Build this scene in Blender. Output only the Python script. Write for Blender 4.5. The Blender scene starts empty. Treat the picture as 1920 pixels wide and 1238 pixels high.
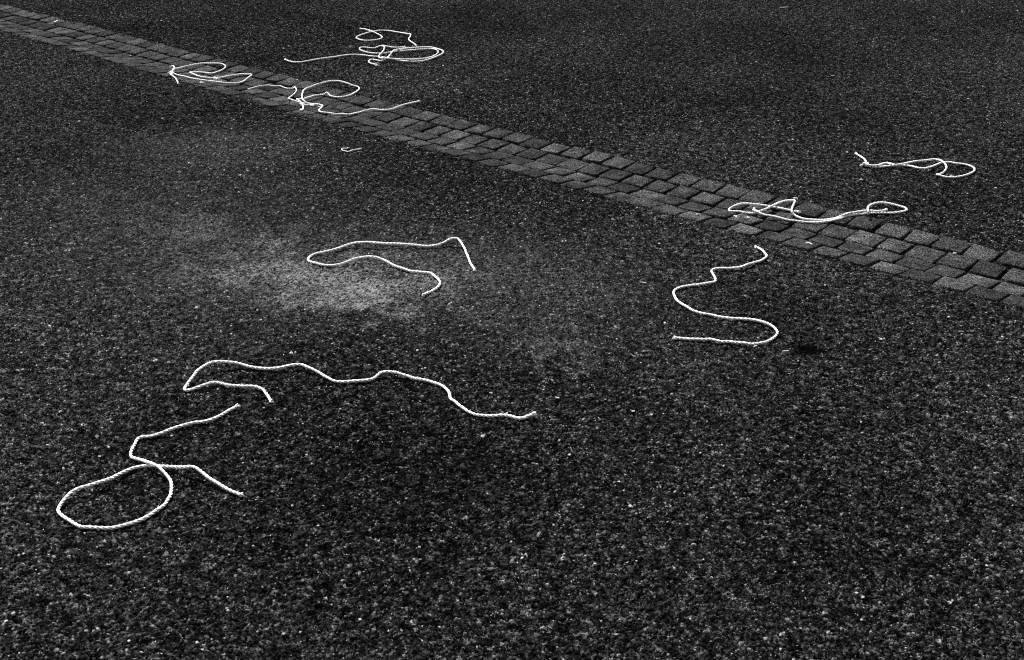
import bpy, bmesh, math, random
import numpy as np
from mathutils import Vector, Matrix

random.seed(7)
rng = np.random.default_rng(11)
scene = bpy.context.scene
col = scene.collection

# ------------------------------------------------------------------ camera
FPX, HORIZON, CAM_H = 2400.0, -480.0, 1.5          # in pixels of the 1920 x 1238 photograph
PITCH = math.atan((619.0 - HORIZON) / FPX)
cam_data = bpy.data.cameras.new('camera')
cam_data.sensor_width = 36.0
cam_data.lens = 36.0 * FPX / 1920.0
cam_data.clip_start, cam_data.clip_end = 0.05, 2000.0
cam = bpy.data.objects.new('camera', cam_data)
cam.location = (0, 0, CAM_H)
cam.rotation_euler = (math.pi / 2 - PITCH, 0, 0)
col.objects.link(cam)
scene.camera = cam

# ------------------------------------------------------------------ light (a black-and-white photograph: neutral light)
SUN_EL, SUN_AZ = 56.0, 26.0                          # sun stands ahead of the camera, to the left
world = bpy.data.worlds.new('World')
scene.world = world
world.use_nodes = True
wn = world.node_tree
wn.nodes.clear()
sky = wn.nodes.new('ShaderNodeTexSky')
sky.sky_type = 'NISHITA'
sky.sun_disc = False
sky.sun_elevation = math.radians(SUN_EL)
sky.sun_rotation = math.radians(-SUN_AZ)
bw = wn.nodes.new('ShaderNodeRGBToBW')
bg = wn.nodes.new('ShaderNodeBackground')
bg.inputs['Strength'].default_value = 0.055
wo = wn.nodes.new('ShaderNodeOutputWorld')
wn.links.new(sky.outputs[0], bw.inputs[0])
wn.links.new(bw.outputs[0], bg.inputs['Color'])
wn.links.new(bg.outputs[0], wo.inputs['Surface'])
sun_data = bpy.data.lights.new('sun', 'SUN')
sun_data.energy = 4.6
sun_data.angle = math.radians(2.0)
sun_data.color = (1, 1, 1)
sun = bpy.data.objects.new('sun', sun_data)
a, e = math.radians(SUN_AZ), math.radians(SUN_EL)
travel = Vector((math.sin(a) * math.cos(e), -math.cos(a) * math.cos(e), -math.sin(e)))
sun.rotation_euler = travel.to_track_quat('-Z', 'Y').to_euler()
sun.location = (-3, 6, 8)
col.objects.link(sun)
vs = scene.view_settings
vs.view_transform = 'Standard'
vs.look = 'None'
vs.exposure = 1.0
vs.gamma = 1.0
vs.use_curve_mapping = False
scene.cycles.use_denoising = False                   # keep the grain of the asphalt
scene.cycles.filter_width = 1.1


# ------------------------------------------------------------------ helpers
def tag(o, label=None, cat=None, group=None, kind=None):
    if label: o['label'] = label
    if cat: o['category'] = cat
    if group: o['group'] = group
    if kind: o['kind'] = kind
    return o


def mesh_obj(name, verts, faces, mat=None, parent=None, smooth=False):
    me = bpy.data.meshes.new(name)
    me.from_pydata(verts, [], faces)
    if smooth:
        me.polygons.foreach_set('use_smooth', [True] * len(me.polygons))
    if mat: me.materials.append(mat)
    o = bpy.data.objects.new(name, me)
    col.objects.link(o)
    if parent: o.parent = parent
    return o


# plan position of a spot of the photograph that lies at height z
def spot(px, py, z=0.0):
    u, v = (px - 960.0) / FPX, (py - 619.0) / FPX
    d = np.array([u, math.cos(PITCH) - v * math.sin(PITCH), -math.sin(PITCH) - v * math.cos(PITCH)])
    t = (z - CAM_H) / d[2]
    return np.array([0, 0, CAM_H]) + d * t


# gutter frame: s runs along it (to the right and towards the camera), n across it (away from the camera)
GDIR = math.radians(-41.92)
D2 = np.array([math.cos(GDIR), math.sin(GDIR)])
N2 = np.array([-D2[1], D2[0]])
G0 = np.array([-2.52, 7.03])
GW = 0.425


def to_sn(x, y):
    q = np.array([x, y]) - G0
    return float(q @ D2), float(q @ N2)


def from_sn(s, n):
    p = G0 + D2 * s + N2 * n
    return float(p[0]), float(p[1])


def bow(s):                                          # the gutter does not run dead straight
    return float(np.interp(s, [-3, 0, 0.9, 2.2, 3.3, 5.2, 8], [0.0, 0.0, -.018, -.036, -.02, 0.0, 0.0]))


def gutter_z(s, n):
    k = (n - bow(s)) / GW
    if k < -0.03 or k > 1.03: return None
    k = min(max(k, 0), 1)
    return 0.003 - 0.018 * (1 - abs(2 * k - 1) ** 1.2)


def ground_z(x, y):
    s, n = to_sn(x, y)
    z = gutter_z(s, n)
    return 0.0 if z is None else z


# ------------------------------------------------------------------ node helpers
class Nodes:
    def __init__(self, name):
        self.mat = bpy.data.materials.new(name)
        self.mat.use_nodes = True
        self.t = self.mat.node_tree
        self.t.nodes.clear()
        self.out = self.t.nodes.new('ShaderNodeOutputMaterial')
        self.b = self.t.nodes.new('ShaderNodeBsdfPrincipled')
        self.t.links.new(self.b.outputs[0], self.out.inputs['Surface'])

    def link(self, a, b): self.t.links.new(a, b)

    def put(self, sock, val):
        if hasattr(val, 'links') or hasattr(val, 'is_output'):
            self.link(val, sock)
        else:
            sock.default_value = val

    def m(self, op, a, b=0.0, c=0.0, clamp=False):
        n = self.t.nodes.new('ShaderNodeMath')
        n.operation = op
        n.use_clamp = clamp
        self.put(n.inputs[0], a); self.put(n.inputs[1], b); self.put(n.inputs[2], c)
        return n.outputs[0]

    def attr(self, name):
        n = self.t.nodes.new('ShaderNodeAttribute')
        n.attribute_name = name
        return n.outputs['Fac']

    def pos(self):
        return self.t.nodes.new('ShaderNodeNewGeometry').outputs['Position']

    def sep(self, v):
        n = self.t.nodes.new('ShaderNodeSeparateXYZ')
        self.link(v, n.inputs[0])
        return n.outputs

    def noise(self, vec, scale, detail=2.0, rough=0.5):
        n = self.t.nodes.new('ShaderNodeTexNoise')
        self.link(vec, n.inputs['Vector'])
        n.inputs['Scale'].default_value = scale
        n.inputs['Detail'].default_value = detail
        n.inputs['Roughness'].default_value = rough
        return n.outputs['Fac']

    def ramp(self, fac, stops, interp='LINEAR'):
        n = self.t.nodes.new('ShaderNodeValToRGB')
        n.color_ramp.interpolation = interp
        cr = n.color_ramp
        while len(cr.elements) < len(stops): cr.elements.new(0.5)
        for el, (p, v) in zip(cr.elements, stops):
            el.position = p
            el.color = (v, v, v, 1)
        self.link(fac, n.inputs[0])
        b = self.t.nodes.new('ShaderNodeRGBToBW')
        self.link(n.outputs[0], b.inputs[0])
        return b.outputs[0]

    def lerp(self, a, b, f):
        n = self.t.nodes.new('ShaderNodeMix')
        n.data_type = 'FLOAT'
        self.put(n.inputs[0], f); self.put(n.inputs[2], a); self.put(n.inputs[3], b)
        return n.outputs[0]

    def bump(self, h, dist, strength=1.0):
        n = self.t.nodes.new('ShaderNodeBump')
        n.inputs['Strength'].default_value = strength
        n.inputs['Distance'].default_value = dist
        self.link(h, n.inputs['Height'])
        self.link(n.outputs[0], self.b.inputs['Normal'])

    def color(self, v): self.put(self.b.inputs['Base Color'], v)


def blob(N, sx, sy, cx, cy, rx, ry, ang=0.0):
    """soft round spot with its centre at (cx, cy) metres"""
    x = N.m('SUBTRACT', sx, cx)
    y = N.m('SUBTRACT', sy, cy)
    c, s = math.cos(ang), math.sin(ang)
    u = N.m('ADD', N.m('MULTIPLY', x, c), N.m('MULTIPLY', y, s))
    v = N.m('SUBTRACT', N.m('MULTIPLY', y, c), N.m('MULTIPLY', x, s))
    u = N.m('POWER', N.m('ABSOLUTE', N.m('DIVIDE', u, rx)), 2.0)
    v = N.m('POWER', N.m('ABSOLUTE', N.m('DIVIDE', v, ry)), 2.0)
    return N.m('POWER', 2.71828, N.m('MULTIPLY', N.m('ADD', u, v), -1.0))


def gblob(N, sx, sy, px, py, wpx, hpx):
    """the same, given by where the patch lies in the photograph"""
    c = spot(px, py)
    l, r = spot(px - wpx, py), spot(px + wpx, py)
    t, b = spot(px, py - hpx), spot(px, py + hpx)
    return blob(N, sx, sy, float(c[0]), float(c[1]), float(abs(r[0] - l[0]) / 2), float(abs(t[1] - b[1]) / 2))


def asphalt_material():
    N = Nodes('asphalt')
    tone, grain = N.attr('tone'), N.attr('grain')
    oi = N.t.nodes.new('ShaderNodeObjectInfo')
    P = N.pos()
    X = N.sep(P)
    t = N.m('FRACT', N.m('ADD', tone, oi.outputs['Random']))
    stone = N.ramp(t, [(0.0, .003), (.35, .007), (.62, .014), (.82, .029), (.94, .056), (1.0, .1)])
    fine = N.noise(P, 300.0, 3.0, .6)
    stone = N.m('MULTIPLY', stone, N.ramp(fine, [(.3, .55), (.7, 1.5)]))
    clump = N.noise(P, 46.0, 3.0, .65)
    clump2 = N.noise(P, 120.0, 2.0, .6)
    stone = N.m('MULTIPLY', stone, N.ramp(clump, [(.34, .15), (.5, .8), (.66, 2.2)]))
    stone = N.m('MULTIPLY', stone, N.ramp(N.noise(P, 21.0, 3.0, .6), [(.34, .68), (.66, 1.36)]))
    stone = N.m('MULTIPLY', stone, N.ramp(clump2, [(.32, .35), (.68, 1.85)]))
    stone = N.lerp(stone, .42, N.m('MULTIPLY', N.attr('fleck'), N.ramp(N.noise(P, 80.0, 1.0, .5), [(.42, .12), (.62, 1.0)])))  # white grains; they also paint the sparkle of tiny highlights into the colour
    base = N.lerp(.002, stone, N.ramp(grain, [(.45, 0.0), (.8, 1.0)]))
    # wear: cloudy lighter and darker areas
    wear = N.noise(P, 1.1, 5.0, .6)
    wear2 = N.noise(P, 5.5, 4.0, .6)
    w = N.m('ADD', N.ramp(wear, [(.3, .62), (.7, 1.3)]), N.ramp(wear2, [(.3, -.16), (.7, .2)]))
    base = N.m('MULTIPLY', base, w)
    # pale ragged patches mixed into the surface colour
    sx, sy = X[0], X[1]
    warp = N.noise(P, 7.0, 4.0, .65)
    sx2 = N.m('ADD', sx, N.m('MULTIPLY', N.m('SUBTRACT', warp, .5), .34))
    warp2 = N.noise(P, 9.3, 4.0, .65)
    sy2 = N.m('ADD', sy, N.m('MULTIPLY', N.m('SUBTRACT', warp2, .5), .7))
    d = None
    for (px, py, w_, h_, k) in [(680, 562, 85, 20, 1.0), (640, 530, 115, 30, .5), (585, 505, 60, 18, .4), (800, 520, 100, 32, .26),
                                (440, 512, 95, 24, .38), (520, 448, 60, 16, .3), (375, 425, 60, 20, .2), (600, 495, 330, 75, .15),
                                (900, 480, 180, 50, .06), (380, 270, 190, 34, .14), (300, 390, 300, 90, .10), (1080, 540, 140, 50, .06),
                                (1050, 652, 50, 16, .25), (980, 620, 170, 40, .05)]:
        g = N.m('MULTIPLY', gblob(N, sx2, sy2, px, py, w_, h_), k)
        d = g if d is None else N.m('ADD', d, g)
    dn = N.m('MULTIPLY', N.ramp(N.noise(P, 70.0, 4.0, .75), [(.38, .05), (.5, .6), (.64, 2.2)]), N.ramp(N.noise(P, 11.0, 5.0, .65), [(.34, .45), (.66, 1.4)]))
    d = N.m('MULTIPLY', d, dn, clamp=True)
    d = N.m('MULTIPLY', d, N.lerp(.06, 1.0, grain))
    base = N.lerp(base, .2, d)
    # broad, soft areas of darker colour
    for (px, py, w_, h_, k) in [(740, 900, 330, 130, .42), (230, 190, 220, 60, .35), (1560, 620, 330, 120, .22), (1700, 1000, 420, 220, .25),
                                (1500, 60, 700, 110, .24), (800, 30, 500, 60, .2), (1750, 240, 300, 90, .16)]:
        base = N.m('MULTIPLY', base, N.m('SUBTRACT', 1.0, N.m('MULTIPLY', gblob(N, sx2, sy2, px, py, w_, h_), k)))
    # oil drip
    sx3 = N.m('ADD', sx, N.m('MULTIPLY', N.m('SUBTRACT', warp, .5), .10))
    sy3 = N.m('ADD', sy, N.m('MULTIPLY', N.m('SUBTRACT', warp2, .5), .12))
    oil = N.m('ADD', gblob(N, sx3, sy3, 1503, 648, 24, 7), gblob(N, sx3, sy3, 1520, 658, 26, 8))
    oil = N.m('MULTIPLY', oil, 1.25)
    base = N.lerp(base, .002, N.m('MULTIPLY', oil, .95, clamp=True))
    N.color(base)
    N.b.inputs['Roughness'].default_value = .85
    N.b.inputs['Specular IOR Level'].default_value = 0.0
    N.bump(fine, .0012, .8)
    return N.mat


def sett_material():
    N = Nodes('granite_sett')
    oi = N.t.nodes.new('ShaderNodeObjectInfo')
    P = N.pos()
    r = oi.outputs['Random']
    tone = N.ramp(r, [(0.0, .025), (.3, .038), (.7, .047), (1.0, .064)])
    fine = N.noise(P, 230.0, 3.0, .75)
    mid = N.noise(P, 38.0, 4.0, .6)
    c = N.m('MULTIPLY', tone, N.ramp(fine, [(.38, .06), (.5, .65), (.62, 3.0)]))
    c = N.m('MULTIPLY', c, N.ramp(mid, [(.3, .65), (.7, 1.2)]))
    pits = N.ramp(N.noise(P, 95.0, 2.0, .5), [(.28, .25), (.36, 1.0)])
    c = N.m('MULTIPLY', c, pits)
    c = N.m('MULTIPLY', c, N.ramp(N.noise(P, 13.0, 5.0, .7), [(.34, .5), (.52, 1.0), (.68, 1.4)]))
    N.color(c)
    N.b.inputs['Roughness'].default_value = .9
    N.b.inputs['Specular IOR Level'].default_value = 0.0
    h = N.m('ADD', N.m('MULTIPLY', fine, .35), N.m('ADD', mid, N.m('MULTIPLY', pits, .4)))
    N.bump(h, .006, 1.0)
    return N.mat


def plain(name, lo, hi, scale, rough=.8, bump=.001, spec=.3):
    N = Nodes(name)
    P = N.pos()
    n = N.noise(P, scale, 4.0, .65)
    N.color(N.ramp(n, [(.3, lo), (.7, hi)]))
    N.b.inputs['Roughness'].default_value = rough
    N.b.inputs['Specular IOR Level'].default_value = spec
    if bump: N.bump(n, bump, .8)
    return N.mat


M_ASPH = asphalt_material()
M_SETT = sett_material()
M_BED = plain('joint_dirt', .004, .02, 260.0, .95, .003, .0)
M_BASE = plain('road_base', .012, .06, 170.0, .8, .003)
def rope_material():
    N = Nodes('white_cotton_rope')
    P = N.pos()
    n = N.noise(P, 700.0, 3.0, .6)
    g = N.noise(P, 34.0, 4.0, .7)
    N.color(N.m('MULTIPLY', N.ramp(n, [(.3, .8), (.7, .92)]), N.ramp(g, [(.3, .85), (.48, 1.0)])))
    N.b.inputs['Roughness'].default_value = .9
    N.b.inputs['Specular IOR Level'].default_value = .1
    N.bump(n, .0004, .8)
    return N.mat


M_ROPE = rope_material()
M_PEBBLE = plain('pale_pebble', .2, .36, 260.0, .7, .001)
M_GREYPEB = plain('grey_pebble', .05, .1, 260.0, .7, .001)
M_CHIP = plain('white_chip', .3, .48, 200.0, .6, .0004)
M_GRIT = plain('joint_grit', .10, .5, 120.0, .8, .0)
M_CRUMB = plain('asphalt_crumbs', .004, .05, 90.0, .9, .0, .0)

# ------------------------------------------------------------------ ground
ground = mesh_obj('ground', [(-400, -400, -.045), (400, -400, -.045), (400, 400, -.045), (-400, 400, -.045)], [(0, 1, 2, 3)], M_BASE)
tag(ground, 'dark road bed reaching to the horizon under the asphalt', 'ground', kind='structure')


def asphalt_patch(T, n):
    """relief of asphalt, edges repeat: angular chippings of mixed size set in bitumen"""
    ax = np.arange(n) * (T / n)
    gx, gy = np.meshgrid(ax, ax, indexing='ij')
    gx = gx.ravel(); gy = gy.ravel()
    best = np.full(gx.size, -.0080)
    # bitumen is lumpy too
    for k in range(24):
        fx, fy = rng.integers(30, 260, 2) * rng.choice([-1, 1], 2)
        best += .00009 * np.sin(2 * np.pi * (fx * gx + fy * gy) / T + rng.uniform(0, 6.28))
    tone = np.zeros(gx.size); grain = np.zeros(gx.size); fleck = np.zeros(gx.size)
    #     cell     radius lo/hi     top lo/hi          share
    for cell, r0, r1, z0, z1, keep in [(.0033, .0011, .0019, -.0058, -.0030, .8), (.0056, .0019, .0033, -.0050, -.0008, .8),
                                       (.0090, .0028, .0050, -.0040, .0006, .5)]:
        m = int(round(T / cell)); c = T / m
        cx = (np.arange(m)[:, None] + rng.uniform(.12, .88, (m, m))) * c
        cy = (np.arange(m)[None, :] + rng.uniform(.12, .88, (m, m))) * c
        live = rng.uniform(0, 1, (m, m)) < keep
        R = rng.uniform(r0, r1, (m, m))
        top = rng.uniform(z0, z1, (m, m))
        tx = rng.normal(0, .3, (m, m)); ty = rng.normal(0, .3, (m, m))
        tn = rng.uniform(0, 1, (m, m))
        fk = (rng.uniform(0, 1, (m, m)) > (.978 if cell < .005 else .994 if cell < .008 else .9992)).astype(float)
        K = 6
        ang = rng.uniform(0, 6.28, (m, m, 1)) + (np.arange(K) + rng.uniform(-.3, .3, (m, m, K))) * (2 * np.pi / K)
        kr = rng.uniform(.68, 1.12, (m, m, K))
        nx = np.cos(ang) / kr; ny = np.sin(ang) / kr
        ix = np.floor(gx / c).astype(int); iy = np.floor(gy / c).astype(int)
        for di in (-1, 0, 1):
            for dj in (-1, 0, 1):
                i = (ix + di) % m; j = (iy + dj) % m
                dx = gx - cx[i, j]; dy = gy - cy[i, j]
                dx -= T * np.round(dx / T); dy -= T * np.round(dy / T)
                r = R[i, j]
                sel = np.nonzero(live[i, j] & (dx * dx + dy * dy < (1.25 * r) ** 2))[0]
                if not sel.size: continue
                i = i[sel]; j = j[sel]; dx = dx[sel]; dy = dy[sel]; r = r[sel]
                dd = ((nx[i, j] * dx[:, None] + ny[i, j] * dy[:, None]).max(axis=1)) / r
                h = top[i, j] + tx[i, j] * dx + ty[i, j] * dy - .16 * r * dd * dd
                h = np.minimum(h, top[i, j] + (1.0 - dd) * r * 2.2 - .0004)
                ok = (dd < 1.15) & (h > best[sel])
                q = sel[ok]
                best[q] = h[ok]; tone[q] = tn[i[ok], j[ok]]; grain[q] = 1.0; fleck[q] = fk[i[ok], j[ok]]
    H = best.reshape(n, n); Tn = tone.reshape(n, n); Gr = grain.reshape(n, n); Fk = fleck.reshape(n, n)
    wrap = lambda A: np.pad(A, ((0, 1), (0, 1)), mode='wrap')
    H, Tn, Gr, Fk = wrap(H), wrap(Tn), wrap(Gr), wrap(Fk)
    k = n + 1
    ax = np.arange(k) * (T / n)
    co = np.empty((k, k, 3), np.float32)
    co[..., 0] = ax[:, None]; co[..., 1] = ax[None, :]; co[..., 2] = H
    me = bpy.data.meshes.new('asphalt_patch')
    me.vertices.add(k * k)
    me.vertices.foreach_set('co', co.ravel())
    idx = np.arange(k * k).reshape(k, k)
    quads = np.stack([idx[:-1, :-1], idx[1:, :-1], idx[1:, 1:], idx[:-1, 1:]], -1).reshape(-1, 4)
    me.loops.add(quads.size)
    me.loops.foreach_set('vertex_index', quads.ravel().astype(np.int32))
    me.polygons.add(len(quads))
    me.polygons.foreach_set('loop_start', (np.arange(len(quads)) * 4).astype(np.int32))
    me.polygons.foreach_set('loop_total', np.full(len(quads), 4, np.int32))
    for nm, A in (('tone', Tn), ('grain', Gr), ('fleck', Fk)):
        at = me.attributes.new(nm, 'FLOAT', 'POINT')
        at.data.foreach_set('value', A.ravel().astype(np.float32))
    me.materials.append(M_ASPH)
    me.update(calc_edges=True)
    return me


TILE, TILE_N = 1.15, 800
PATCH = asphalt_patch(TILE, TILE_N)


def tiling_group(name, na, nb):
    """lays the patch out as a seamless sheet of na x nb patches"""
    g = bpy.data.node_groups.new(name, 'GeometryNodeTree')
    g.interface.new_socket('Geometry', in_out='INPUT', socket_type='NodeSocketGeometry')
    g.interface.new_socket('Geometry', in_out='OUTPUT', socket_type='NodeSocketGeometry')
    gi = g.nodes.new('NodeGroupInput'); go = g.nodes.new('NodeGroupOutput')
    gr = g.nodes.new('GeometryNodeMeshGrid')
    gr.inputs['Size X'].default_value = (na - 1) * TILE
    gr.inputs['Size Y'].default_value = (nb - 1) * TILE
    gr.inputs['Vertices X'].default_value = na
    gr.inputs['Vertices Y'].default_value = nb
    tr = g.nodes.new('GeometryNodeTransform')
    tr.inputs['Translation'].default_value = ((na - 1) * TILE / 2, (nb - 1) * TILE / 2, 0)
    ip = g.nodes.new('GeometryNodeInstanceOnPoints')
    g.links.new(gr.outputs['Mesh'], tr.inputs['Geometry'])
    g.links.new(tr.outputs[0], ip.inputs['Points'])
    g.links.new(gi.outputs[0], ip.inputs['Instance'])
    g.links.new(ip.outputs[0], go.inputs[0])
    return g


def asphalt(label, na, nb, s0, n0):
    o = bpy.data.objects.new('asphalt', PATCH)
    col.objects.link(o)
    x, y = from_sn(s0, n0)
    o.location = (x, y, 0)
    o.rotation_euler = (0, 0, GDIR)
    md = o.modifiers.new('sheet', 'NODES')
    md.node_group = tiling_group('sheet', na, nb)
    tag(o, label, 'asphalt', kind='structure')
    return o


NEAR_ROWS = 5
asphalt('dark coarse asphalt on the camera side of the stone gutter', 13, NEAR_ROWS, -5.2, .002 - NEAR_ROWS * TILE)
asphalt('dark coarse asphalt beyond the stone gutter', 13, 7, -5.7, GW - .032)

# ------------------------------------------------------------------ gutter of granite setts
gutter = bpy.data.objects.new('sett_gutter', None)
gutter.location = (*from_sn(2.5, GW / 2), 0)
col.objects.link(gutter)
tag(gutter, 'shallow gutter of four rows of grey granite setts crossing the asphalt', 'gutter', kind='structure')
gutter_inv = Matrix.Translation(-Vector(gutter.location))

PITCH_S, ROW = .1055, GW / 4
s_left = to_sn(*spot(0, 32)[:2])[0]
s_right = to_sn(*spot(1920, 520)[:2])[0]
n_col = int((s_right - s_left) / PITCH_S) + 2
s_start = s_left - PITCH_S * 8
total_cols = min(n_col + 16, 74)


def sett_mesh(k):
    """worn block with rounded shoulders and an uneven top; about 50 triangles"""
    r = random.Random(100 + k)
    me = bpy.data.meshes.new('sett')
    hx = (PITCH_S - r.uniform(.005, .010)) / 2
    hy = (ROW - r.uniform(.006, .011)) / 2
    cor = [(-hx, -hy), (hx, -hy), (hx, hy), (-hx, hy)]
    cor = [(x + r.uniform(-.0045, .0045), y + r.uniform(-.0045, .0045)) for x, y in cor]
    rim = []
    for q in range(4):
        a_, b_ = cor[q], cor[(q + 1) % 4]
        rim.append((a_[0] * .965, a_[1] * .965))
        rim.append(((a_[0] + b_[0]) / 2 * r.uniform(.945, 1.01), (a_[1] + b_[1]) / 2 * r.uniform(.945, 1.01)))
    vs_, fs = [], []
    for (x, y) in rim: vs_.append((x, y, -.07))                              # 0-7 foot
    for (x, y) in rim: vs_.append((x, y, -.0055 + r.uniform(-.001, .001)))   # 8-15 shoulder
    for (x, y) in rim: vs_.append((x * .978, y * .978, -.0016 + r.uniform(-.0008, .0008)))
    for (x, y) in rim: vs_.append((x * .9, y * .9, -.0003 + r.uniform(-.001, .001)))
    vs_.append((r.uniform(-.01, .01), r.uniform(-.01, .01), r.uniform(-.0008, .0012)))
    for L in range(3):
        for q in range(8):
            p = L * 8
            fs.append((p + q, p + (q + 1) % 8, p + 8 + (q + 1) % 8, p + 8 + q))
    for q in range(0, 8, 2):
        fs.append((24 + q, 24 + (q + 1) % 8, 32))
        fs.append((24 + (q + 1) % 8, 24 + (q + 2) % 8, 32))
    me.from_pydata(vs_, [], fs)
    me.polygons.foreach_set('use_smooth', [True] * len(me.polygons))
    me.materials.append(M_SETT)
    return me


SETTS = [sett_mesh(k) for k in range(14)]
extra_v, extra_f = [], []


def place_sett(s, row, first):
    n = (row + .5) * ROW + bow(s) + random.uniform(-.003, .003)
    if row == 0: n += random.uniform(-.008, .003)
    if row == 3: n += random.uniform(-.004, .007)
    k = (row + .5) / 4
    x, y = from_sn(s, n)
    z = gutter_z(s, n) + random.uniform(-.0022, .0022)
    dz = (gutter_z(s, n + .02) or 0) - (gutter_z(s, n - .02) or 0)
    tilt = math.atan2(dz, .04) * .9
    rot = (Matrix.Rotation(GDIR + random.gauss(0, .02), 4, 'Z')
           @ Matrix.Rotation(tilt + random.gauss(0, .012), 4, 'X') @ Matrix.Rotation(random.gauss(0, .014), 4, 'Y')
           @ Matrix.Diagonal((random.uniform(.965, 1.02), random.uniform(.98, 1.02), 1, 1)))
    M = Matrix.Translation((x, y, z)) @ rot
    me = random.choice(SETTS)
    if first:
        o = bpy.data.objects.new('sett', me)
        o.parent = gutter
        o.matrix_local = gutter_inv @ M
        col.objects.link(o)
    else:
        b = len(extra_v)
        extra_v.extend([tuple((gutter_inv @ M) @ v.co) for v in me.vertices])
        extra_f.extend([tuple(b + i for i in p.vertices) for p in me.polygons])


for row in range(4):
    off = [0.0, .03, .012, .05][row]
    s = s_start + off
    for c in range(total_cols):
        place_sett(s, row, True)
        s += PITCH_S * random.uniform(.985, 1.015)
    end = s
    while s < end + 2.0:                                        # beyond the picture on both sides
        place_sett(s, row, False); s += PITCH_S
    s = s_start + off - PITCH_S
    while s > s_start - 2.0:
        place_sett(s, row, False); s -= PITCH_S
ext = mesh_obj('distant_setts', extra_v, extra_f, M_SETT, gutter, smooth=True)
tag(ext, kind='stuff')

bv, bf = [], []                                                # dirt bed between the stones
ss = np.linspace(s_start - 2.1, s_start + total_cols * PITCH_S + 2.1, 240)
kk = np.linspace(-.07, 1.07, 13)
for s in ss:
    for k in kk:
        n = k * GW + bow(s)
        x, y = from_sn(s, n)
        z = 0.003 - 0.018 * (1 - abs(2 * min(max(k, 0), 1) - 1) ** 1.2) - .014 + random.uniform(-.0022, .0022)
        bv.append((x - gutter.location.x, y - gutter.location.y, z))
w_ = len(kk)
for i in range(len(ss) - 1):
    for j in range(w_ - 1):
        bf.append((i * w_ + j, (i + 1) * w_ + j, (i + 1) * w_ + j + 1, i * w_ + j + 1))
mesh_obj('joint_bed', bv, bf, M_BED, gutter)


def rock_bm(r, seed, flat=.6, lumpy=.25):
    q = random.Random(seed)
    bm = bmesh.new()
    bmesh.ops.create_icosphere(bm, subdivisions=1, radius=r)
    for v in bm.verts:
        v.co *= 1 + q.uniform(-lumpy, lumpy)
        v.co.z *= flat
    return bm


gv, gf = [], []                                                # grit lying in the joints
for _ in range(1500):
    s = random.uniform(s_left - .2, s_right + .2)
    if random.random() < .62:
        n = random.choice([0, 1, 2, 3, 4]) * ROW + random.gauss(0, .004) + bow(s)
    else:
        n = random.uniform(0, GW) + bow(s)
        s = s_start + round((s - s_start) / PITCH_S) * PITCH_S + random.gauss(-PITCH_S / 2, .006)
    z = gutter_z(s, n)
    if z is None: continue
    r = random.choice([.001, .0014, .0018, .0026])
    x, y = from_sn(s, n)
    b = len(gv)
    pts = [(1, 0, 0), (-.2, .9, .1), (-.7, -.6, 0), (.1, -.1, .8), (0, 0, -.6)]
    for p in pts:
        gv.append((x - gutter.location.x + p[0] * r * random.uniform(.7, 1.3), y - gutter.location.y + p[1] * r * random.uniform(.7, 1.3), z - .008 + p[2] * r))
    gf += [(b, b + 1, b + 3), (b + 1, b + 2, b + 3), (b + 2, b, b + 3), (b + 1, b, b + 4), (b + 2, b + 1, b + 4), (b, b + 2, b + 4)]
tag(mesh_obj('joint_grit', gv, gf, M_GRIT, gutter), kind='stuff')

cv, cf = [], []                                                # asphalt crumbs lapping over the outer stones
for _ in range(5200):
    s = random.uniform(s_left - .8, s_right + .8)
    dens = .5 + .5 * math.sin(s * 5.1) * math.sin(s * 2.3 + 1)
    if random.random() > .35 + .65 * dens: continue
    over = abs(random.gauss(0, .011)) * (.5 + dens) - .006
    near_side = random.random() < .55
    n = (over if near_side else GW - over) + bow(s)
    z = gutter_z(s, n)
    if z is None: z = 0.0
    r = random.uniform(.0014, .0038)
    x, y = from_sn(s, n)
    b = len(cv)
    for p in [(1, 0, 0), (-.2, .9, .1), (-.7, -.6, 0), (.1, -.1, .7), (0, 0, -.6)]:
        cv.append((x - gutter.location.x + p[0] * r * random.uniform(.7, 1.3), y - gutter.location.y + p[1] * r * random.uniform(.7, 1.3), z + p[2] * r * random.uniform(.6, 1.1)))
    cf += [(b, b + 1, b + 3), (b + 1, b + 2, b + 3), (b + 2, b, b + 3), (b + 1, b, b + 4), (b + 2, b + 1, b + 4), (b, b + 2, b + 4)]
tag(mesh_obj('asphalt_crumbs', cv, cf, M_CRUMB, gutter), kind='stuff')


# ------------------------------------------------------------------ ropes
def crop(x0, y0, scale, pts):
    return [(x0 + p[0] / scale, y0 + p[1] / scale, p[2] if len(p) > 2 else None) for p in pts]


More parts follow.
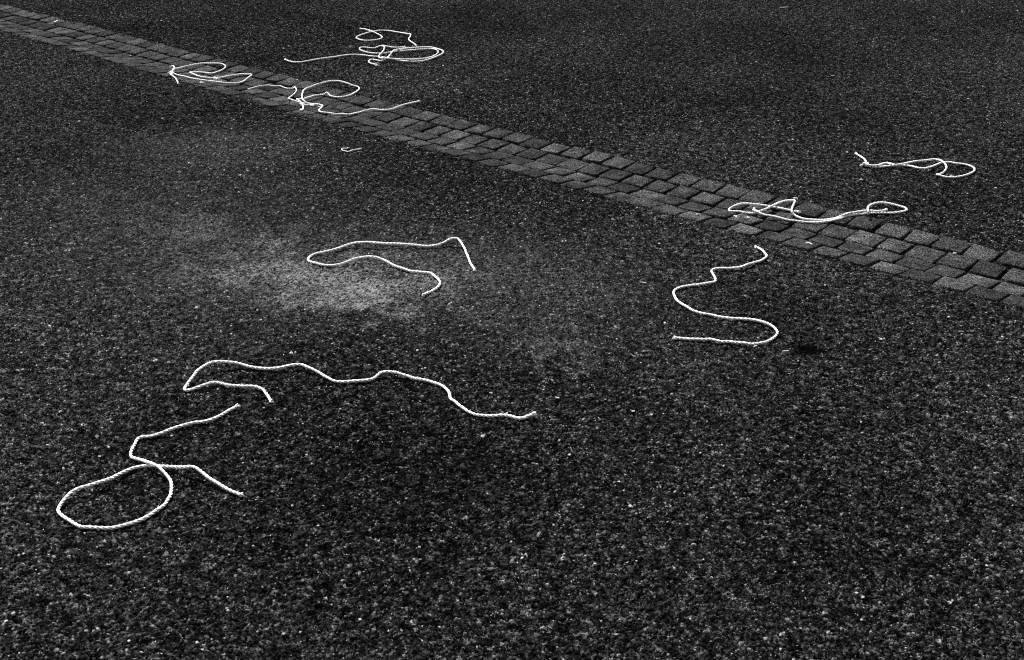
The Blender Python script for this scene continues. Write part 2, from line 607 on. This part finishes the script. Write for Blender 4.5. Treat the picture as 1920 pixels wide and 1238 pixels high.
def path3d(px, radius, base_lift=-.0008):
    """control points seen in the photograph, each with its height over the ground in mm, to a smooth 3-D line"""
    lifts = [p[2] for p in px]
    known = [(i, l) for i, l in enumerate(lifts) if l is not None] or [(0, 0.0)]
    xi, li = zip(*known)
    lifts = np.interp(np.arange(len(px)), xi, li)
    P = []
    for (x, y, _), l in zip(px, lifts):
        z = radius + base_lift + l / 1000.0
        q = spot(x, y, z)
        for _ in range(4):
            q = spot(x, y, z + ground_z(q[0], q[1]))
        P.append(q)
    P = np.array(P)
    # centripetal Catmull-Rom
    Q = np.vstack([2 * P[0] - P[1], P, 2 * P[-1] - P[-2]])
    out = []
    for i in range(1, len(Q) - 2):
        p0, p1, p2, p3 = Q[i - 1], Q[i], Q[i + 1], Q[i + 2]
        t0 = 0.0
        t1 = t0 + max(np.linalg.norm(p1 - p0), 1e-5) ** .5
        t2 = t1 + max(np.linalg.norm(p2 - p1), 1e-5) ** .5
        t3 = t2 + max(np.linalg.norm(p3 - p2), 1e-5) ** .5
        m = max(3, int(np.linalg.norm(p2 - p1) / .002))
        for t in np.linspace(t1, t2, m, endpoint=False):
            A1 = (t1 - t) / (t1 - t0) * p0 + (t - t0) / (t1 - t0) * p1
            A2 = (t2 - t) / (t2 - t1) * p1 + (t - t1) / (t2 - t1) * p2
            A3 = (t3 - t) / (t3 - t2) * p2 + (t - t2) / (t3 - t2) * p3
            B1 = (t2 - t) / (t2 - t0) * A1 + (t - t0) / (t2 - t0) * A2
            B2 = (t3 - t) / (t3 - t1) * A2 + (t - t1) / (t3 - t1) * A3
            out.append((t2 - t) / (t2 - t1) * B1 + (t - t1) / (t2 - t1) * B2)
    out.append(P[-1])
    return np.array(out)


def resample(P, step):
    d = np.r_[0, np.cumsum(np.linalg.norm(np.diff(P, axis=0), axis=1))]
    n = max(4, int(d[-1] / step))
    t = np.linspace(0, d[-1], n)
    Q = np.stack([np.interp(t, d, P[:, k]) for k in range(3)], 1)
    for _ in range(2):
        Q[1:-1] = .25 * Q[:-2] + .5 * Q[1:-1] + .25 * Q[2:]
    return Q, t


def frames(Q):
    T = np.gradient(Q, axis=0)
    T /= np.linalg.norm(T, axis=1)[:, None] + 1e-12
    U = np.zeros_like(T)
    u = np.cross(T[0], [0, 0, 1.0]); u /= np.linalg.norm(u) + 1e-9
    for i in range(len(T)):
        u = u - T[i] * (u @ T[i]); u /= np.linalg.norm(u) + 1e-9
        U[i] = u
    return T, U, np.cross(T, U)


def tube(C, T, rad, sides, V, F):
    """sweep a round section of radius rad[i] along C"""
    ref = np.cross(T, np.array([.3, .2, 1.0])); ref /= np.linalg.norm(ref, axis=1)[:, None] + 1e-9
    oth = np.cross(T, ref)
    b = len(V)
    for i in range(len(C)):
        for k in range(sides):
            a_ = 2 * math.pi * k / sides
            V.append(tuple(C[i] + rad[i] * (math.cos(a_) * ref[i] + math.sin(a_) * oth[i])))
    for i in range(len(C) - 1):
        for k in range(sides):
            k2 = (k + 1) % sides
            F.append((b + i * sides + k, b + (i + 1) * sides + k, b + (i + 1) * sides + k2, b + i * sides + k2))
    F.append(tuple(b + k for k in range(sides)))
    F.append(tuple(b + (len(C) - 1) * sides + k for k in reversed(range(sides))))


def fibre(V, F, p, d, length, r, droop, rg):
    pts = [np.array(p)]
    d = np.array(d, float)
    for _ in range(4):
        d = d + rg.normal(0, .22, 3) + np.array([0, 0, -droop])
        d /= np.linalg.norm(d)
        q = pts[-1] + d * length / 4
        q[2] = max(q[2], ground_z(q[0], q[1]) + r)
        pts.append(q)
    C = np.array(pts)
    T = np.gradient(C, axis=0); T /= np.linalg.norm(T, axis=1)[:, None] + 1e-9
    tube(C, T, np.linspace(r, r * .3, len(C)), 3, V, F)


def make_rope(label, px, radius=.0038, near=True, name='rope', fuzz=40, group=None, frayed=(1, 1), flare=1.7, cat='rope'):
    P = path3d(px, radius)
    step = .0022 if near else .0032
    Q, t = resample(P, step)
    rk = np.random.default_rng(len(px))
    kn = max(4, int(t[-1] / .016))
    for ax_ in (0, 1):                                          # small kinks
        Q[:, ax_] += np.interp(t, np.linspace(0, t[-1], kn), rk.normal(0, .00055, kn))
    T, U, W = frames(Q)
    rg = np.random.default_rng(len(px) * 7 + int(px[0][0]))
    L = t[-1]
    V, F = [], []
    lay = radius * 2 * 4.8
    jit = np.interp(t, np.linspace(0, L, max(4, int(L / .05))), rg.normal(0, .5, max(4, int(L / .05))))
    wob = np.interp(t, np.linspace(0, L, max(4, int(L / .03))), rg.normal(1, .045, max(4, int(L / .03))))
    e = np.minimum(t, L - t)
    endf = np.clip(1 - e / (radius * 2.4), 0, 1)                 # cut ends spread a little
    for k in range(3):
        ph = 2 * math.pi * (t / lay + k / 3) + jit
        hr = radius * .455 * wob * (1 + .75 * flare * endf)
        C = Q + hr[:, None] * (np.cos(ph)[:, None] * U + np.sin(ph)[:, None] * W)
        TT = np.gradient(C, axis=0); TT /= np.linalg.norm(TT, axis=1)[:, None] + 1e-9
        tube(C, TT, radius * .575 * wob * (1 + .12 * endf), 8 if near else 6, V, F)
    org = Vector((float(Q[:, 0].mean()), float(Q[:, 1].mean()), 0.0))
    o = mesh_obj(name, [Vector(v) - org for v in V], F, M_ROPE, smooth=True)
    o.location = org
    tag(o, label, cat, group)
    for which, idx, sg in ((0, 0, -1), (1, len(Q) - 1, 1)):
        if not frayed[which]: continue
        V, F = [], []
        for _ in range(26):
            a_ = rg.uniform(0, 6.28); rr = radius * rg.uniform(0, .95)
            p = Q[idx] + rr * (math.cos(a_) * U[idx] + math.sin(a_) * W[idx]) - sg * T[idx] * .001
            d = sg * T[idx] + .45 * (math.cos(a_) * U[idx] + math.sin(a_) * W[idx]) * rr / radius
            fibre(V, F, p, d, radius * rg.uniform(.6, 1.8), radius * .19, .12, rg)
        mesh_obj('frayed_end', [Vector(v) - org for v in V], F, M_ROPE, o, smooth=True)
    if fuzz:
        V, F = [], []
        for _ in range(int(fuzz * L)):
            i = rg.integers(2, len(Q) - 2); a_ = rg.uniform(0, 6.28)
            rd = math.cos(a_) * U[i] + math.sin(a_) * W[i]
            fibre(V, F, Q[i] + rd * radius * .9, rd + rg.normal(0, .8) * T[i], radius * rg.uniform(.5, 1.6), .00022, .1, rg)
        tag(mesh_obj('loose_fibres', [Vector(v) - org for v in V], F, M_ROPE, o, smooth=True), kind='stuff')
    return o


def tuft(parent, px, py, name, size, n, seed, up=.5, lift=.004, direction=None):
    """loose bundle of fibres where a rope has come undone"""
    rg = np.random.default_rng(seed)
    p = spot(px, py, .004)
    p[2] = ground_z(p[0], p[1]) + lift
    V, F = [], []
    org = np.array(parent.location)
    for _ in range(n):
        d = rg.normal(0, 1, 3); d[2] = abs(d[2]) * up
        if direction is not None: d = .6 * d + np.array(direction)
        d /= np.linalg.norm(d)
        fibre(V, F, p + rg.normal(0, size * .15, 3) * np.array([1, 1, .3]), d, size * rg.uniform(.5, 1.2), .0008, .25, rg)
    return mesh_obj(name, [Vector(np.array(v) - org) for v in V], F, M_ROPE, parent, smooth=True)


def knot(parent, px, py, size, rad, rot=0.0, lift=0.0):
    """overhand knot pulled tight: a trefoil of the same cord"""
    p = spot(px, py, .01)
    z = ground_z(p[0], p[1])
    org = np.array(parent.location)
    tt = np.linspace(0, 2 * math.pi, 90)
    C = np.stack([np.sin(tt) + 2 * np.sin(2 * tt), np.cos(tt) - 2 * np.cos(2 * tt), -1.1 * np.sin(3 * tt)], 1) * size / 3
    c, s = math.cos(rot), math.sin(rot)
    C = np.stack([C[:, 0] * c - C[:, 1] * s, C[:, 0] * s + C[:, 1] * c, C[:, 2]], 1)
    C += np.array([p[0], p[1], z + rad + size * .42 + lift])
    T = np.gradient(C, axis=0); T /= np.linalg.norm(T, axis=1)[:, None]
    V, F = [], []
    tube(C, T, np.full(len(C), rad), 8, V, F)
    return mesh_obj('knot', [Vector(np.array(v) - org) for v in V], F, M_ROPE, parent, smooth=True)


# -- the looped rope, nearest
A = crop(90, 740, 4.585, [(1635, 97, 0), (1560, 135), (1480, 180), (1400, 215), (1330, 232, 2), (1240, 245), (1160, 265), (1080, 290), (1000, 320, 2), (930, 345),
    (860, 360), (800, 367), (770, 382, 0), (745, 430), (725, 470), (712, 510), (718, 540, 0), (745, 550), (800, 563, 4), (860, 580, 9), (910, 600, 13), (940, 617, 14),
    (975, 645, 12), (1020, 690, 6), (1050, 735, 1), (1062, 780, 0), (1055, 840), (1035, 895), (1000, 945), (950, 985), (890, 1025), (800, 1075), (700, 1110), (600, 1135),
    (530, 1146, 0), (440, 1145), (360, 1140), (290, 1138), (255, 1125), (190, 1085), (130, 1050), (95, 1015), (88, 990, 0), (110, 945, 2), (150, 890, 6), (195, 845, 9),
    (250, 810, 11), (330, 785, 13), (430, 755, 13), (520, 728, 10), (600, 690, 6), (680, 650, 3), (760, 625, 1), (850, 612, 0), (930, 612, 0), (1030, 617, 3), (1150, 625, 11),
    (1250, 622, 19), (1290, 645, 17), (1350, 690, 12), (1430, 745, 7), (1530, 805, 2), (1600, 840, 0), (1665, 862, 0)])
make_rope('nearest white rope, crossing itself in one big round loop', A, group='white rope pieces')

B = crop(320, 650, 5.333, [(1010, 550, 0), (985, 515), (955, 470), (920, 430, 1), (870, 405), (820, 397, 3), (740, 395), (660, 392), (580, 385, 3), (510, 370), (450, 358, 5), (400, 362),
    (330, 385, 4), (260, 410), (200, 430, 0), (160, 438, 0), (140, 430, 0), (145, 405, 1), (175, 360, 4), (220, 300, 9), (270, 240, 13), (330, 195, 16), (400, 160, 18), (470, 150, 18),
    (560, 153, 15), (660, 165, 10), (740, 185, 5), (830, 208, 2), (920, 218, 1), (1000, 220, 2), (1090, 210, 5), (1170, 193, 8), (1240, 183, 10), (1305, 180, 10), (1360, 200, 9),
    (1440, 235, 6), (1510, 275, 3), (1580, 320, 1), (1640, 345, 0), (1710, 353), (1800, 347, 0)]) + \
    crop(660, 670, 4.8, [(80, 210, 1), (160, 203, 2), (200, 187, 3), (240, 155, 6), (270, 135, 8), (310, 128, 9), (360, 133, 8), (440, 150, 5), (510, 172, 3), (570, 192, 2), (660, 207, 1),
    (750, 232), (820, 260), (860, 297), (882, 340, 3), (893, 375, 5), (930, 400, 5), (970, 435, 4), (1010, 465, 2), (1060, 495, 0), (1110, 515), (1180, 525), (1260, 528, 0),
    (1350, 522, 0), (1420, 532), (1500, 550, 0), (1560, 540, 3), (1605, 520, 6), (1640, 505, 8)])
make_rope('longest wavy white rope, its left end doubled back in a narrow hook', B, group='white rope pieces')

Cc = crop(540, 420, 4.8, [(1685, 420, 0), (1660, 385), (1640, 345), (1625, 305), (1605, 265, 3), (1590, 225, 7), (1570, 190, 12), (1550, 155, 17), (1525, 132, 19), (1490, 128, 19), (1455, 138, 15),
    (1420, 158, 10), (1370, 182, 5), (1310, 195, 2), (1250, 200, 2), (1190, 195, 4), (1120, 188, 6), (1040, 182, 8), (960, 178, 10), (880, 177, 11), (800, 172, 12), (730, 165, 13), (670, 165, 13),
    (600, 172, 11), (540, 187, 8), (470, 212, 5), (400, 235, 3), (330, 250, 1), (260, 265, 0), (215, 285), (185, 308), (185, 330, 0), (215, 345), (260, 355), (310, 368, 0), (370, 373),
    (440, 368, 1), (500, 352, 4), (560, 328, 8), (620, 308, 12), (680, 298, 14), (740, 294, 15), (790, 300, 12), (850, 320, 7), (910, 348, 4), (970, 380, 2), (1040, 402, 1), (1110, 425),
    (1180, 432, 0), (1250, 438), (1290, 445), (1320, 470), (1350, 495), (1368, 525), (1358, 555), (1325, 585), (1280, 610), (1240, 628), (1218, 640, 0)])
make_rope('white rope bent like a hairpin beside the pale patch', Cc, group='white rope pieces')

Dd = crop(1220, 440, 5.158, [(1012, 120, 0), (1040, 128), (1080, 152), (1108, 180), (1122, 205), (1110, 225), (1065, 252, 1), (1000, 272, 3), (930, 290, 6), (890, 308, 6), (850, 318, 4), (780, 325, 2),
    (700, 325), (640, 328), (608, 335), (592, 352), (597, 372), (615, 400), (628, 430, 0), (622, 452), (590, 462), (520, 475), (450, 485), (380, 492), (320, 502), (270, 515), (235, 535),
    (222, 560, 0), (232, 595), (255, 635), (300, 670), (360, 705), (430, 742), (500, 762), (580, 775), (660, 795), (720, 805), (800, 810), (880, 815), (960, 820, 1), (1030, 830), (1090, 847, 3),
    (1150, 870), (1200, 905), (1222, 940, 1), (1215, 972), (1180, 1005), (1120, 1035), (1050, 1052), (980, 1058, 2), (910, 1050, 4), (830, 1043), (750, 1035, 1), (690, 1035), (640, 1025),
    (580, 1012, 2), (520, 1015), (450, 1012), (380, 1010), (300, 1003), (225, 1000, 0)])
make_rope('white rope lying in an open S below the gutter at right', Dd, group='white rope pieces')

# -- two ropes lying across the setts at right
E1 = crop(1355, 365, 12.0, [(1730, 395, 2), (1640, 380, 3), (1550, 360, 4), (1440, 335, 5), (1320, 310, 6), (1200, 285, 7), (1080, 262, 6), (960, 248, 8), (840, 228, 10), (720, 215, 12), (600, 203, 14), (480, 198, 14),
    (380, 213, 12), (290, 240, 8), (210, 280, 4), (155, 320, 1), (140, 345, 0), (180, 372, 0), (250, 378, 1), (340, 380), (420, 385, 2), (480, 405), (560, 408, 1), (640, 420), (720, 412, 1), (800, 385, 6),
    (890, 355, 10), (980, 320, 16), (1060, 280, 20), (1150, 235, 18), (1260, 185, 16), (1370, 150, 14), (1480, 135, 10), (1560, 130, 6), (1620, 132, 3), (1628, 145, 2), (1615, 185, 4), (1595, 230, 9),
    (1570, 300, 16), (1552, 360, 18), (1555, 405, 13), (1590, 440, 8), (1660, 485, 4), (1750, 520, 2), (1850, 550, 1)]) + \
    crop(1330, 340, 4.8, [(940, 347, 1), (1000, 348), (1080, 343), (1140, 332, 2), (1200, 308, 5), (1250, 288, 8)]) + \
    crop(1560, 365, 12.0, [(500, 400, 9), (640, 378, 9), (780, 365, 10), (900, 362, 11), (1000, 374, 12), (1100, 372, 13), (1180, 352, 12), (1225, 340, 12)])
rE1 = make_rope('white rope on the right-hand setts with an eye loop and a sharp peak', E1, near=False, group='white rope pieces')
tuft(rE1, 1380, 400, 'frayed_tuft', .012, 26, 5)
tuft(rE1, 1402, 402, 'frayed_tuft', .012, 18, 6)
tuft(rE1, 1491, 373, 'frayed_tuft', .014, 12, 8)
E2 = crop(1355, 365, 12.0, [(700, 330, 14), (770, 380, 14), (850, 420, 11), (960, 460, 8), (1080, 475, 8), (1200, 500, 7), (1350, 540, 4), (1500, 575, 2), (1650, 590, 1), (1800, 610, 0)]) + \
    crop(1330, 340, 4.8, [(880, 368, 0), (960, 371, 0), (1040, 364), (1120, 351), (1180, 333, 0), (1240, 312, 0), (1300, 302, 0)]) + \
    crop(1560, 365, 12.0, [(520, 452, 0), (600, 447), (700, 437), (780, 424), (880, 413), (1000, 409, 0), (1100, 409), (1250, 410), (1400, 408), (1520, 395), (1620, 375), (1675, 355), (1685, 330, 0), (1650, 300),
    (1560, 270, 1), (1450, 240, 2), (1350, 210, 4), (1240, 190, 5), (1120, 180, 5), (1000, 190, 6), (900, 220, 9), (840, 250, 13), (812, 290, 19), (808, 340, 24), (815, 385, 25), (822, 425, 18)])
make_rope('white rope sagging across the setts at right, ending in a small loop', E2, near=False, group='white rope pieces')

Ff = crop(1580, 270, 6.857, [(170, 122, 0), (210, 150), (250, 175), (285, 200, 2), (300, 230, 8), (302, 252, 12), (340, 272, 11), (400, 281, 8), (450, 274, 6), (500, 258, 3), (560, 245, 2), (620, 255, 7), (680, 268, 12),
    (760, 258, 11), (850, 240, 8), (950, 222, 5), (1050, 213, 3), (1120, 205, 2), (1180, 198, 2), (1240, 205, 6), (1290, 230, 13), (1325, 265, 10), (1335, 300, 4), (1320, 340, 1), (1280, 375, 0),
    (1235, 392, 0), (1205, 395, 1), (1230, 399, 2), (1280, 413, 0), (1340, 425), (1420, 428), (1500, 418), (1580, 402), (1640, 380), (1690, 350), (1700, 325), (1680, 300), (1620, 275), (1540, 258), (1460, 250),
    (1380, 235), (1310, 235, 0), (1260, 247, 1), (1200, 270, 5), (1130, 295, 8), (1060, 312, 8), (980, 308, 6), (900, 290, 3), (830, 278, 1), (740, 272, 0), (660, 277, 0), (560, 287), (480, 295), (400, 291), (330, 279, 0),
    (290, 268, 0), (240, 278, 0)])
rF = make_rope('white rope lying alone beyond the gutter at upper right', Ff, near=False, group='white rope pieces')
knot(rF, 1623.5, 307.5, .011, .0036, .4, .001)

# -- three ropes lying together at top
G1 = crop(660, 45, 10.667, [(165, 97, 0), (250, 105), (340, 128, 3), (430, 160, 12), (510, 200, 5), (575, 235, 0), (605, 265), (585, 290), (520, 312), (430, 325), (330, 332), (230, 330), (150, 312), (100, 290), (85, 272),
    (110, 250), (180, 220), (270, 190), (360, 165, 0), (450, 148, 0), (550, 132), (650, 130), (760, 140), (880, 160), (1000, 180, 3), (1100, 195, 8), (1175, 208, 14), (1165, 250, 14), (1135, 312, 8), (1170, 350, 5),
    (1230, 385, 2), (1270, 415, 0), (1290, 440, 0)])
make_rope('uppermost white rope, a small flat loop with a zigzag right end', G1, near=False, group='white rope pieces')
G2 = crop(520, 30, 5.626, [(80, 458, 0), (130, 478), (190, 488), (260, 485), (340, 472), (430, 455), (530, 442), (620, 430), (700, 417), (780, 408), (860, 410), (940, 418), (1020, 428, 0)]) + \
    crop(660, 45, 10.667, [(520, 655, 0), (640, 670, 0), (760, 690, 0), (880, 715), (1000, 735), (1120, 748), (1250, 752), (1380, 742), (1500, 720), (1620, 680), (1720, 640), (1800, 600), (1830, 565), (1810, 535), (1750, 510),
    (1680, 488), (1600, 468), (1500, 460), (1380, 466), (1250, 473), (1100, 484), (1000, 498), (900, 514), (840, 532, 10), (800, 570, 14), (760, 620, 12), (710, 670, 14), (660, 710, 7), (600, 735, 2), (540, 735, 0), (480, 722),
    (410, 712), (360, 725), (335, 760), (370, 785), (430, 800), (480, 812, 0)])
rG2 = make_rope('white rope at top with a long tail running left and a wide coil', G2, near=False, group='white rope pieces')
tuft(rG2, 706, 121.5, 'frayed_tuft', .02, 30, 15)
G3 = crop(660, 45, 10.667, [(1065, 460, 2), (980, 468), (880, 472), (780, 462), (700, 448, 4), (620, 435, 6), (560, 440, 2), (500, 465, 0), (440, 482), (360, 478), (280, 470), (210, 468), (160, 480), (155, 505), (200, 535),
    (280, 560), (380, 580), (500, 590), (620, 585, 0), (720, 572, 0), (840, 553, 0), (960, 542), (1100, 530), (1250, 518), (1400, 505), (1520, 495), (1620, 500, 6), (1700, 522, 13), (1725, 555, 6), (1700, 600, 2), (1620, 645),
    (1520, 678), (1400, 695, 4), (1280, 703, 8), (1150, 706, 12), (1000, 708, 12), (860, 698, 12), (720, 690, 13), (600, 685, 13), (550, 672, 13), (535, 645, 14), (560, 610, 13), (600, 570, 13), (640, 510, 8), (650, 475, 12), (625, 442, 16)])
make_rope('white rope woven through the coil at top, with a slim loop at its left', G3, near=False, group='white rope pieces')

# -- ropes on the setts at left
H = crop(310, 110, 11.294, [(275, 530, 0), (255, 480), (230, 430), (190, 390, 2), (140, 355, 6), (110, 330, 8), (115, 290, 12), (150, 262, 18), (180, 230, 20), (195, 195, 24), (180, 165, 28), (150, 155, 28), (115, 175, 22), (115, 205, 12),
    (150, 222, 8), (200, 213, 7), (290, 198, 7), (400, 173, 8), (520, 145, 11), (620, 122, 13), (750, 103, 15), (900, 99, 15), (1050, 100, 14), (1160, 105, 12), (1230, 125, 9), (1275, 165, 5), (1270, 195, 2), (1220, 230, 0), (1150, 265),
    (1060, 295), (990, 315, 2), (930, 308, 4), (860, 300, 3), (750, 290), (640, 283), (560, 285), (518, 295, 1), (560, 312, 0), (640, 345), (720, 375), (820, 395), (950, 408), (1080, 410), (1200, 398), (1330, 370, 2),
    (1470, 345, 5), (1600, 330, 8), (1720, 327, 8), (1780, 327, 6), (1832, 345, 2), (1780, 385, 1), (1720, 430, 0), (1660, 480), (1580, 508), (1450, 520), (1280, 515), (1120, 495), (960, 475), (800, 455), (680, 438), (560, 415), (440, 385), (320, 360),
    (220, 335, 3), (150, 305, 8)])
rH = make_rope('leftmost rope on the setts, knotted with a tiny ring at its left', H, near=False, group='white rope pieces')
knot(rH, 321, 138, .014, .0036, .9, .003)
tuft(rH, 402, 141, 'frayed_tuft', .034, 60, 25, direction=(.6, -.6, 0))
tuft(rH, 377, 152.5, 'frayed_tuft', .02, 22, 26, direction=(.3, -.8, 0))
I1 = crop(440, 100, 6.19, [(155, 417, 0), (210, 402), (270, 385, 4), (330, 375, 6), (400, 372, 6), (460, 380), (520, 378, 3), (560, 390), (600, 407, 0), (650, 408), (688, 405, 2)]) + \
    crop(525, 140, 12.0, [(325, 275, 3), (350, 290, 3), (370, 335, 2), (355, 390, 2), (310, 440, 4), (250, 490, 8), (192, 537, 12), (260, 560, 11), (340, 590, 9), (420, 620, 6), (490, 648, 3), (560, 675, 2), (640, 685, 2), (730, 678, 2), (800, 664, 8), (880, 655, 14)])
rI1 = make_rope('thin white cord zigzagging left of the knotted loop on the setts', I1, radius=.0029, near=False, group='white rope pieces', flare=.4)
tuft(rI1, 551, 161.5, 'frayed_tuft', .014, 14, 27)
I2 = crop(525, 140, 12.0, [(462, 792, 2), (487, 805, 1), (515, 780, 1), (520, 730, 2), (502, 670, 11), (470, 620, 14), (430, 585, 10), (385, 550, 6), (440, 552, 5), (520, 548, 5), (600, 525, 4), (700, 495, 3), (800, 468, 2), (900, 452, 2), (980, 452, 3),
    (1020, 430, 8), (1040, 400, 12), (1065, 405, 12), (1090, 440, 7), (1130, 475, 3), (1200, 495, 1), (1290, 505, 0), (1400, 500), (1500, 485), (1600, 450), (1690, 405), (1760, 350), (1785, 310, 1), (1760, 280, 4), (1650, 245, 8), (1540, 205, 14),
    (1420, 165, 18), (1310, 145, 20), (1200, 140, 20), (1080, 155, 18), (940, 190, 14), (820, 225, 11), (700, 270, 8), (590, 315, 6), (530, 360, 7), (510, 410, 10), (500, 480, 15), (505, 540, 17), (540, 590, 12), (600, 635, 5), (680, 655, 3), (780, 672, 2),
    (870, 676, 1), (960, 700, 1), (930, 745, 0), (885, 790), (890, 825), (960, 850, 2), (1080, 860), (1250, 885), (1420, 890), (1550, 898), (1680, 875), (1800, 845, 1)]) + \
    crop(520, 30, 5.626, [(880, 1012, 2), (950, 992, 5), (1010, 982, 6), (1070, 990, 3), (1130, 992, 2), (1200, 985, 2), (1280, 955, 6), (1360, 930, 9), (1440, 912, 12), (1500, 900, 14)])
rI2 = make_rope('white rope on the setts with a wide leaf-shaped loop and long right tail', I2, near=False, group='white rope pieces')
knot(rI2, 566, 193, .011, .0036, .2, .003)
tuft(rI2, 583, 192.5, 'frayed_tuft', .022, 24, 29, direction=(.7, .5, 0))
tuft(rI2, 600, 195.5, 'frayed_tuft', .018, 14, 30, direction=(-.4, .8, .2))

J = crop(640, 270, 32.0, [(410, 232, 3), (330, 285, 2), (200, 270, 2), (40, 272, 1), (20, 330, 0), (100, 395, 0), (220, 425), (330, 452), (430, 470), (560, 420), (680, 372), (800, 345), (960, 325, 2), (1080, 292, 2), (1200, 275, 2)])
make_rope('small curled scrap of string on the asphalt below the gutter', J, radius=.0021, near=False, name='string_scrap', fuzz=60, cat='string', flare=.5)


# ------------------------------------------------------------------ litter
def stone(label, px, py, r, mat, seed, flat=.65):
    r *= .8
    c = spot(px, py, r * flat * .6)
    g = ground_z(c[0], c[1])
    bm = rock_bm(r, seed, flat)
    me = bpy.data.meshes.new('pebble')
    bm.to_mesh(me); bm.free()
    me.materials.append(mat)
    o = bpy.data.objects.new('pebble', me)
    o.location = (c[0], c[1], g + r * flat * .55)
    o.rotation_euler = (0, 0, seed * 1.3)
    col.objects.link(o)
    return tag(o, label, 'pebble', 'loose pebbles')


def sliver(name, label, cat, pa, pb, w, th, mat, curl=0.0):
    """thin chip or stalk lying between two spots of the ground"""
    a_, b_ = spot(*pa, .003), spot(*pb, .003)
    a_[2] = ground_z(a_[0], a_[1]) + th + .0006; b_[2] = ground_z(b_[0], b_[1]) + th + .0006
    m = 6
    C = np.array([a_ + (b_ - a_) * k / (m - 1) + np.array([0, 0, curl * math.sin(math.pi * k / (m - 1))]) for k in range(m)])
    T = np.gradient(C, axis=0); T /= np.linalg.norm(T, axis=1)[:, None]
    sd = np.cross(T, [0, 0, 1.0]); sd /= np.linalg.norm(sd, axis=1)[:, None]
    V, F = [], []
    for k in range(m):
        ww = w * (.55 if k in (0, m - 1) else random.uniform(.85, 1.1))
        for q, zz in ((-1, -th), (1, -th), (.8, th), (-.8, th)):
            V.append(tuple(C[k] + sd[k] * ww * q + np.array([0, 0, zz])))
    for k in range(m - 1):
        for q in range(4):
            F.append((k * 4 + q, k * 4 + (q + 1) % 4, k * 4 + 4 + (q + 1) % 4, k * 4 + 4 + q))
    F += [(3, 2, 1, 0), tuple((m - 1) * 4 + q for q in range(4))]
    org = Vector(((a_ + b_) / 2)); org.z = 0
    o = mesh_obj(name, [Vector(v) - org for v in V], F, mat)
    o.location = org
    return tag(o, label, cat)


stone('pale pebble near the lower left corner of the picture', 24, 1151, .0062, M_PEBBLE, 1, .9)
stone('small white pebble at the bottom below the big rope loop', 242, 1202, .0042, M_CHIP, 2)
stone('flat grey pebble right of the wavy rope, above its right end', 996, 700, .0085, M_GREYPEB, 3, .5)
stone('white pebble beyond the gutter, left of the lone rope at upper right', 1487, 262, .0085, M_PEBBLE, 4)
stone('small pale pebble wedged between setts near the right edge', 1791, 471, .0075, M_PEBBLE, 5)
stone('tiny white pebble on the setts above the thin cord', 557.5, 150, .0065, M_CHIP, 6)
stone('small white pebble on the setts left of the ringed rope', 244, 100.5, .009, M_PEBBLE, 7)
stone('white pebble at the near gutter edge left of the eye loop', 1307.5, 400.5, .0065, M_CHIP, 8)
stone('small white pebble just below the hooked rope end at left', 494.5, 765, .0045, M_PEBBLE, 9)
stone('white pebble at lower right, alone on dark asphalt', 1850, 1060.5, .0045, M_CHIP, 10, .45)
stone('pale pebble low in the picture, right of centre', 1115.5, 1057, .0042, M_CHIP, 11)
stone('pale flat pebble in the middle, right of the wavy rope end', 1187, 771, .0062, M_PEBBLE, 12, .4)
stone('white pebble low at right, largest on that side', 1618, 1120, .0050, M_PEBBLE, 13, .6)
stone('tiny white pebble on asphalt under the right end of the gutter', 1779, 594.5, .0055, M_CHIP, 14)
sliver('white_chip', 'short white stick on the setts near the upper left corner', 'chip', (101.5, 40.8), (109, 38.2), .006, .003, M_CHIP)
sliver('white_chip', 'white curved chip on the setts under the sagging rope', 'chip', (1511, 453.5), (1523, 457.8), .0048, .0022, M_CHIP, .002)
sliver('wood_splinter', 'thin white splinter lying under the S-shaped rope', 'splinter', (1466.5, 658.3), (1479.5, 656.8), .0018, .0012, M_CHIP)
sliver('wood_splinter', 'pale splinter at the top edge right of centre', 'splinter', (1462, 14.5), (1478, 13.5), .004, .0022, M_CHIP)
sliver('white_chip', 'flat pale chip on asphalt right of the wavy rope end', 'chip', (1041, 744), (1049, 746), .0022, .0010, M_CHIP)
sliver('white_chip', 'slim pale chip on asphalt left of the S-shaped rope top', 'chip', (1202, 529), (1212, 530.5), .0026, .0014, M_PEBBLE)
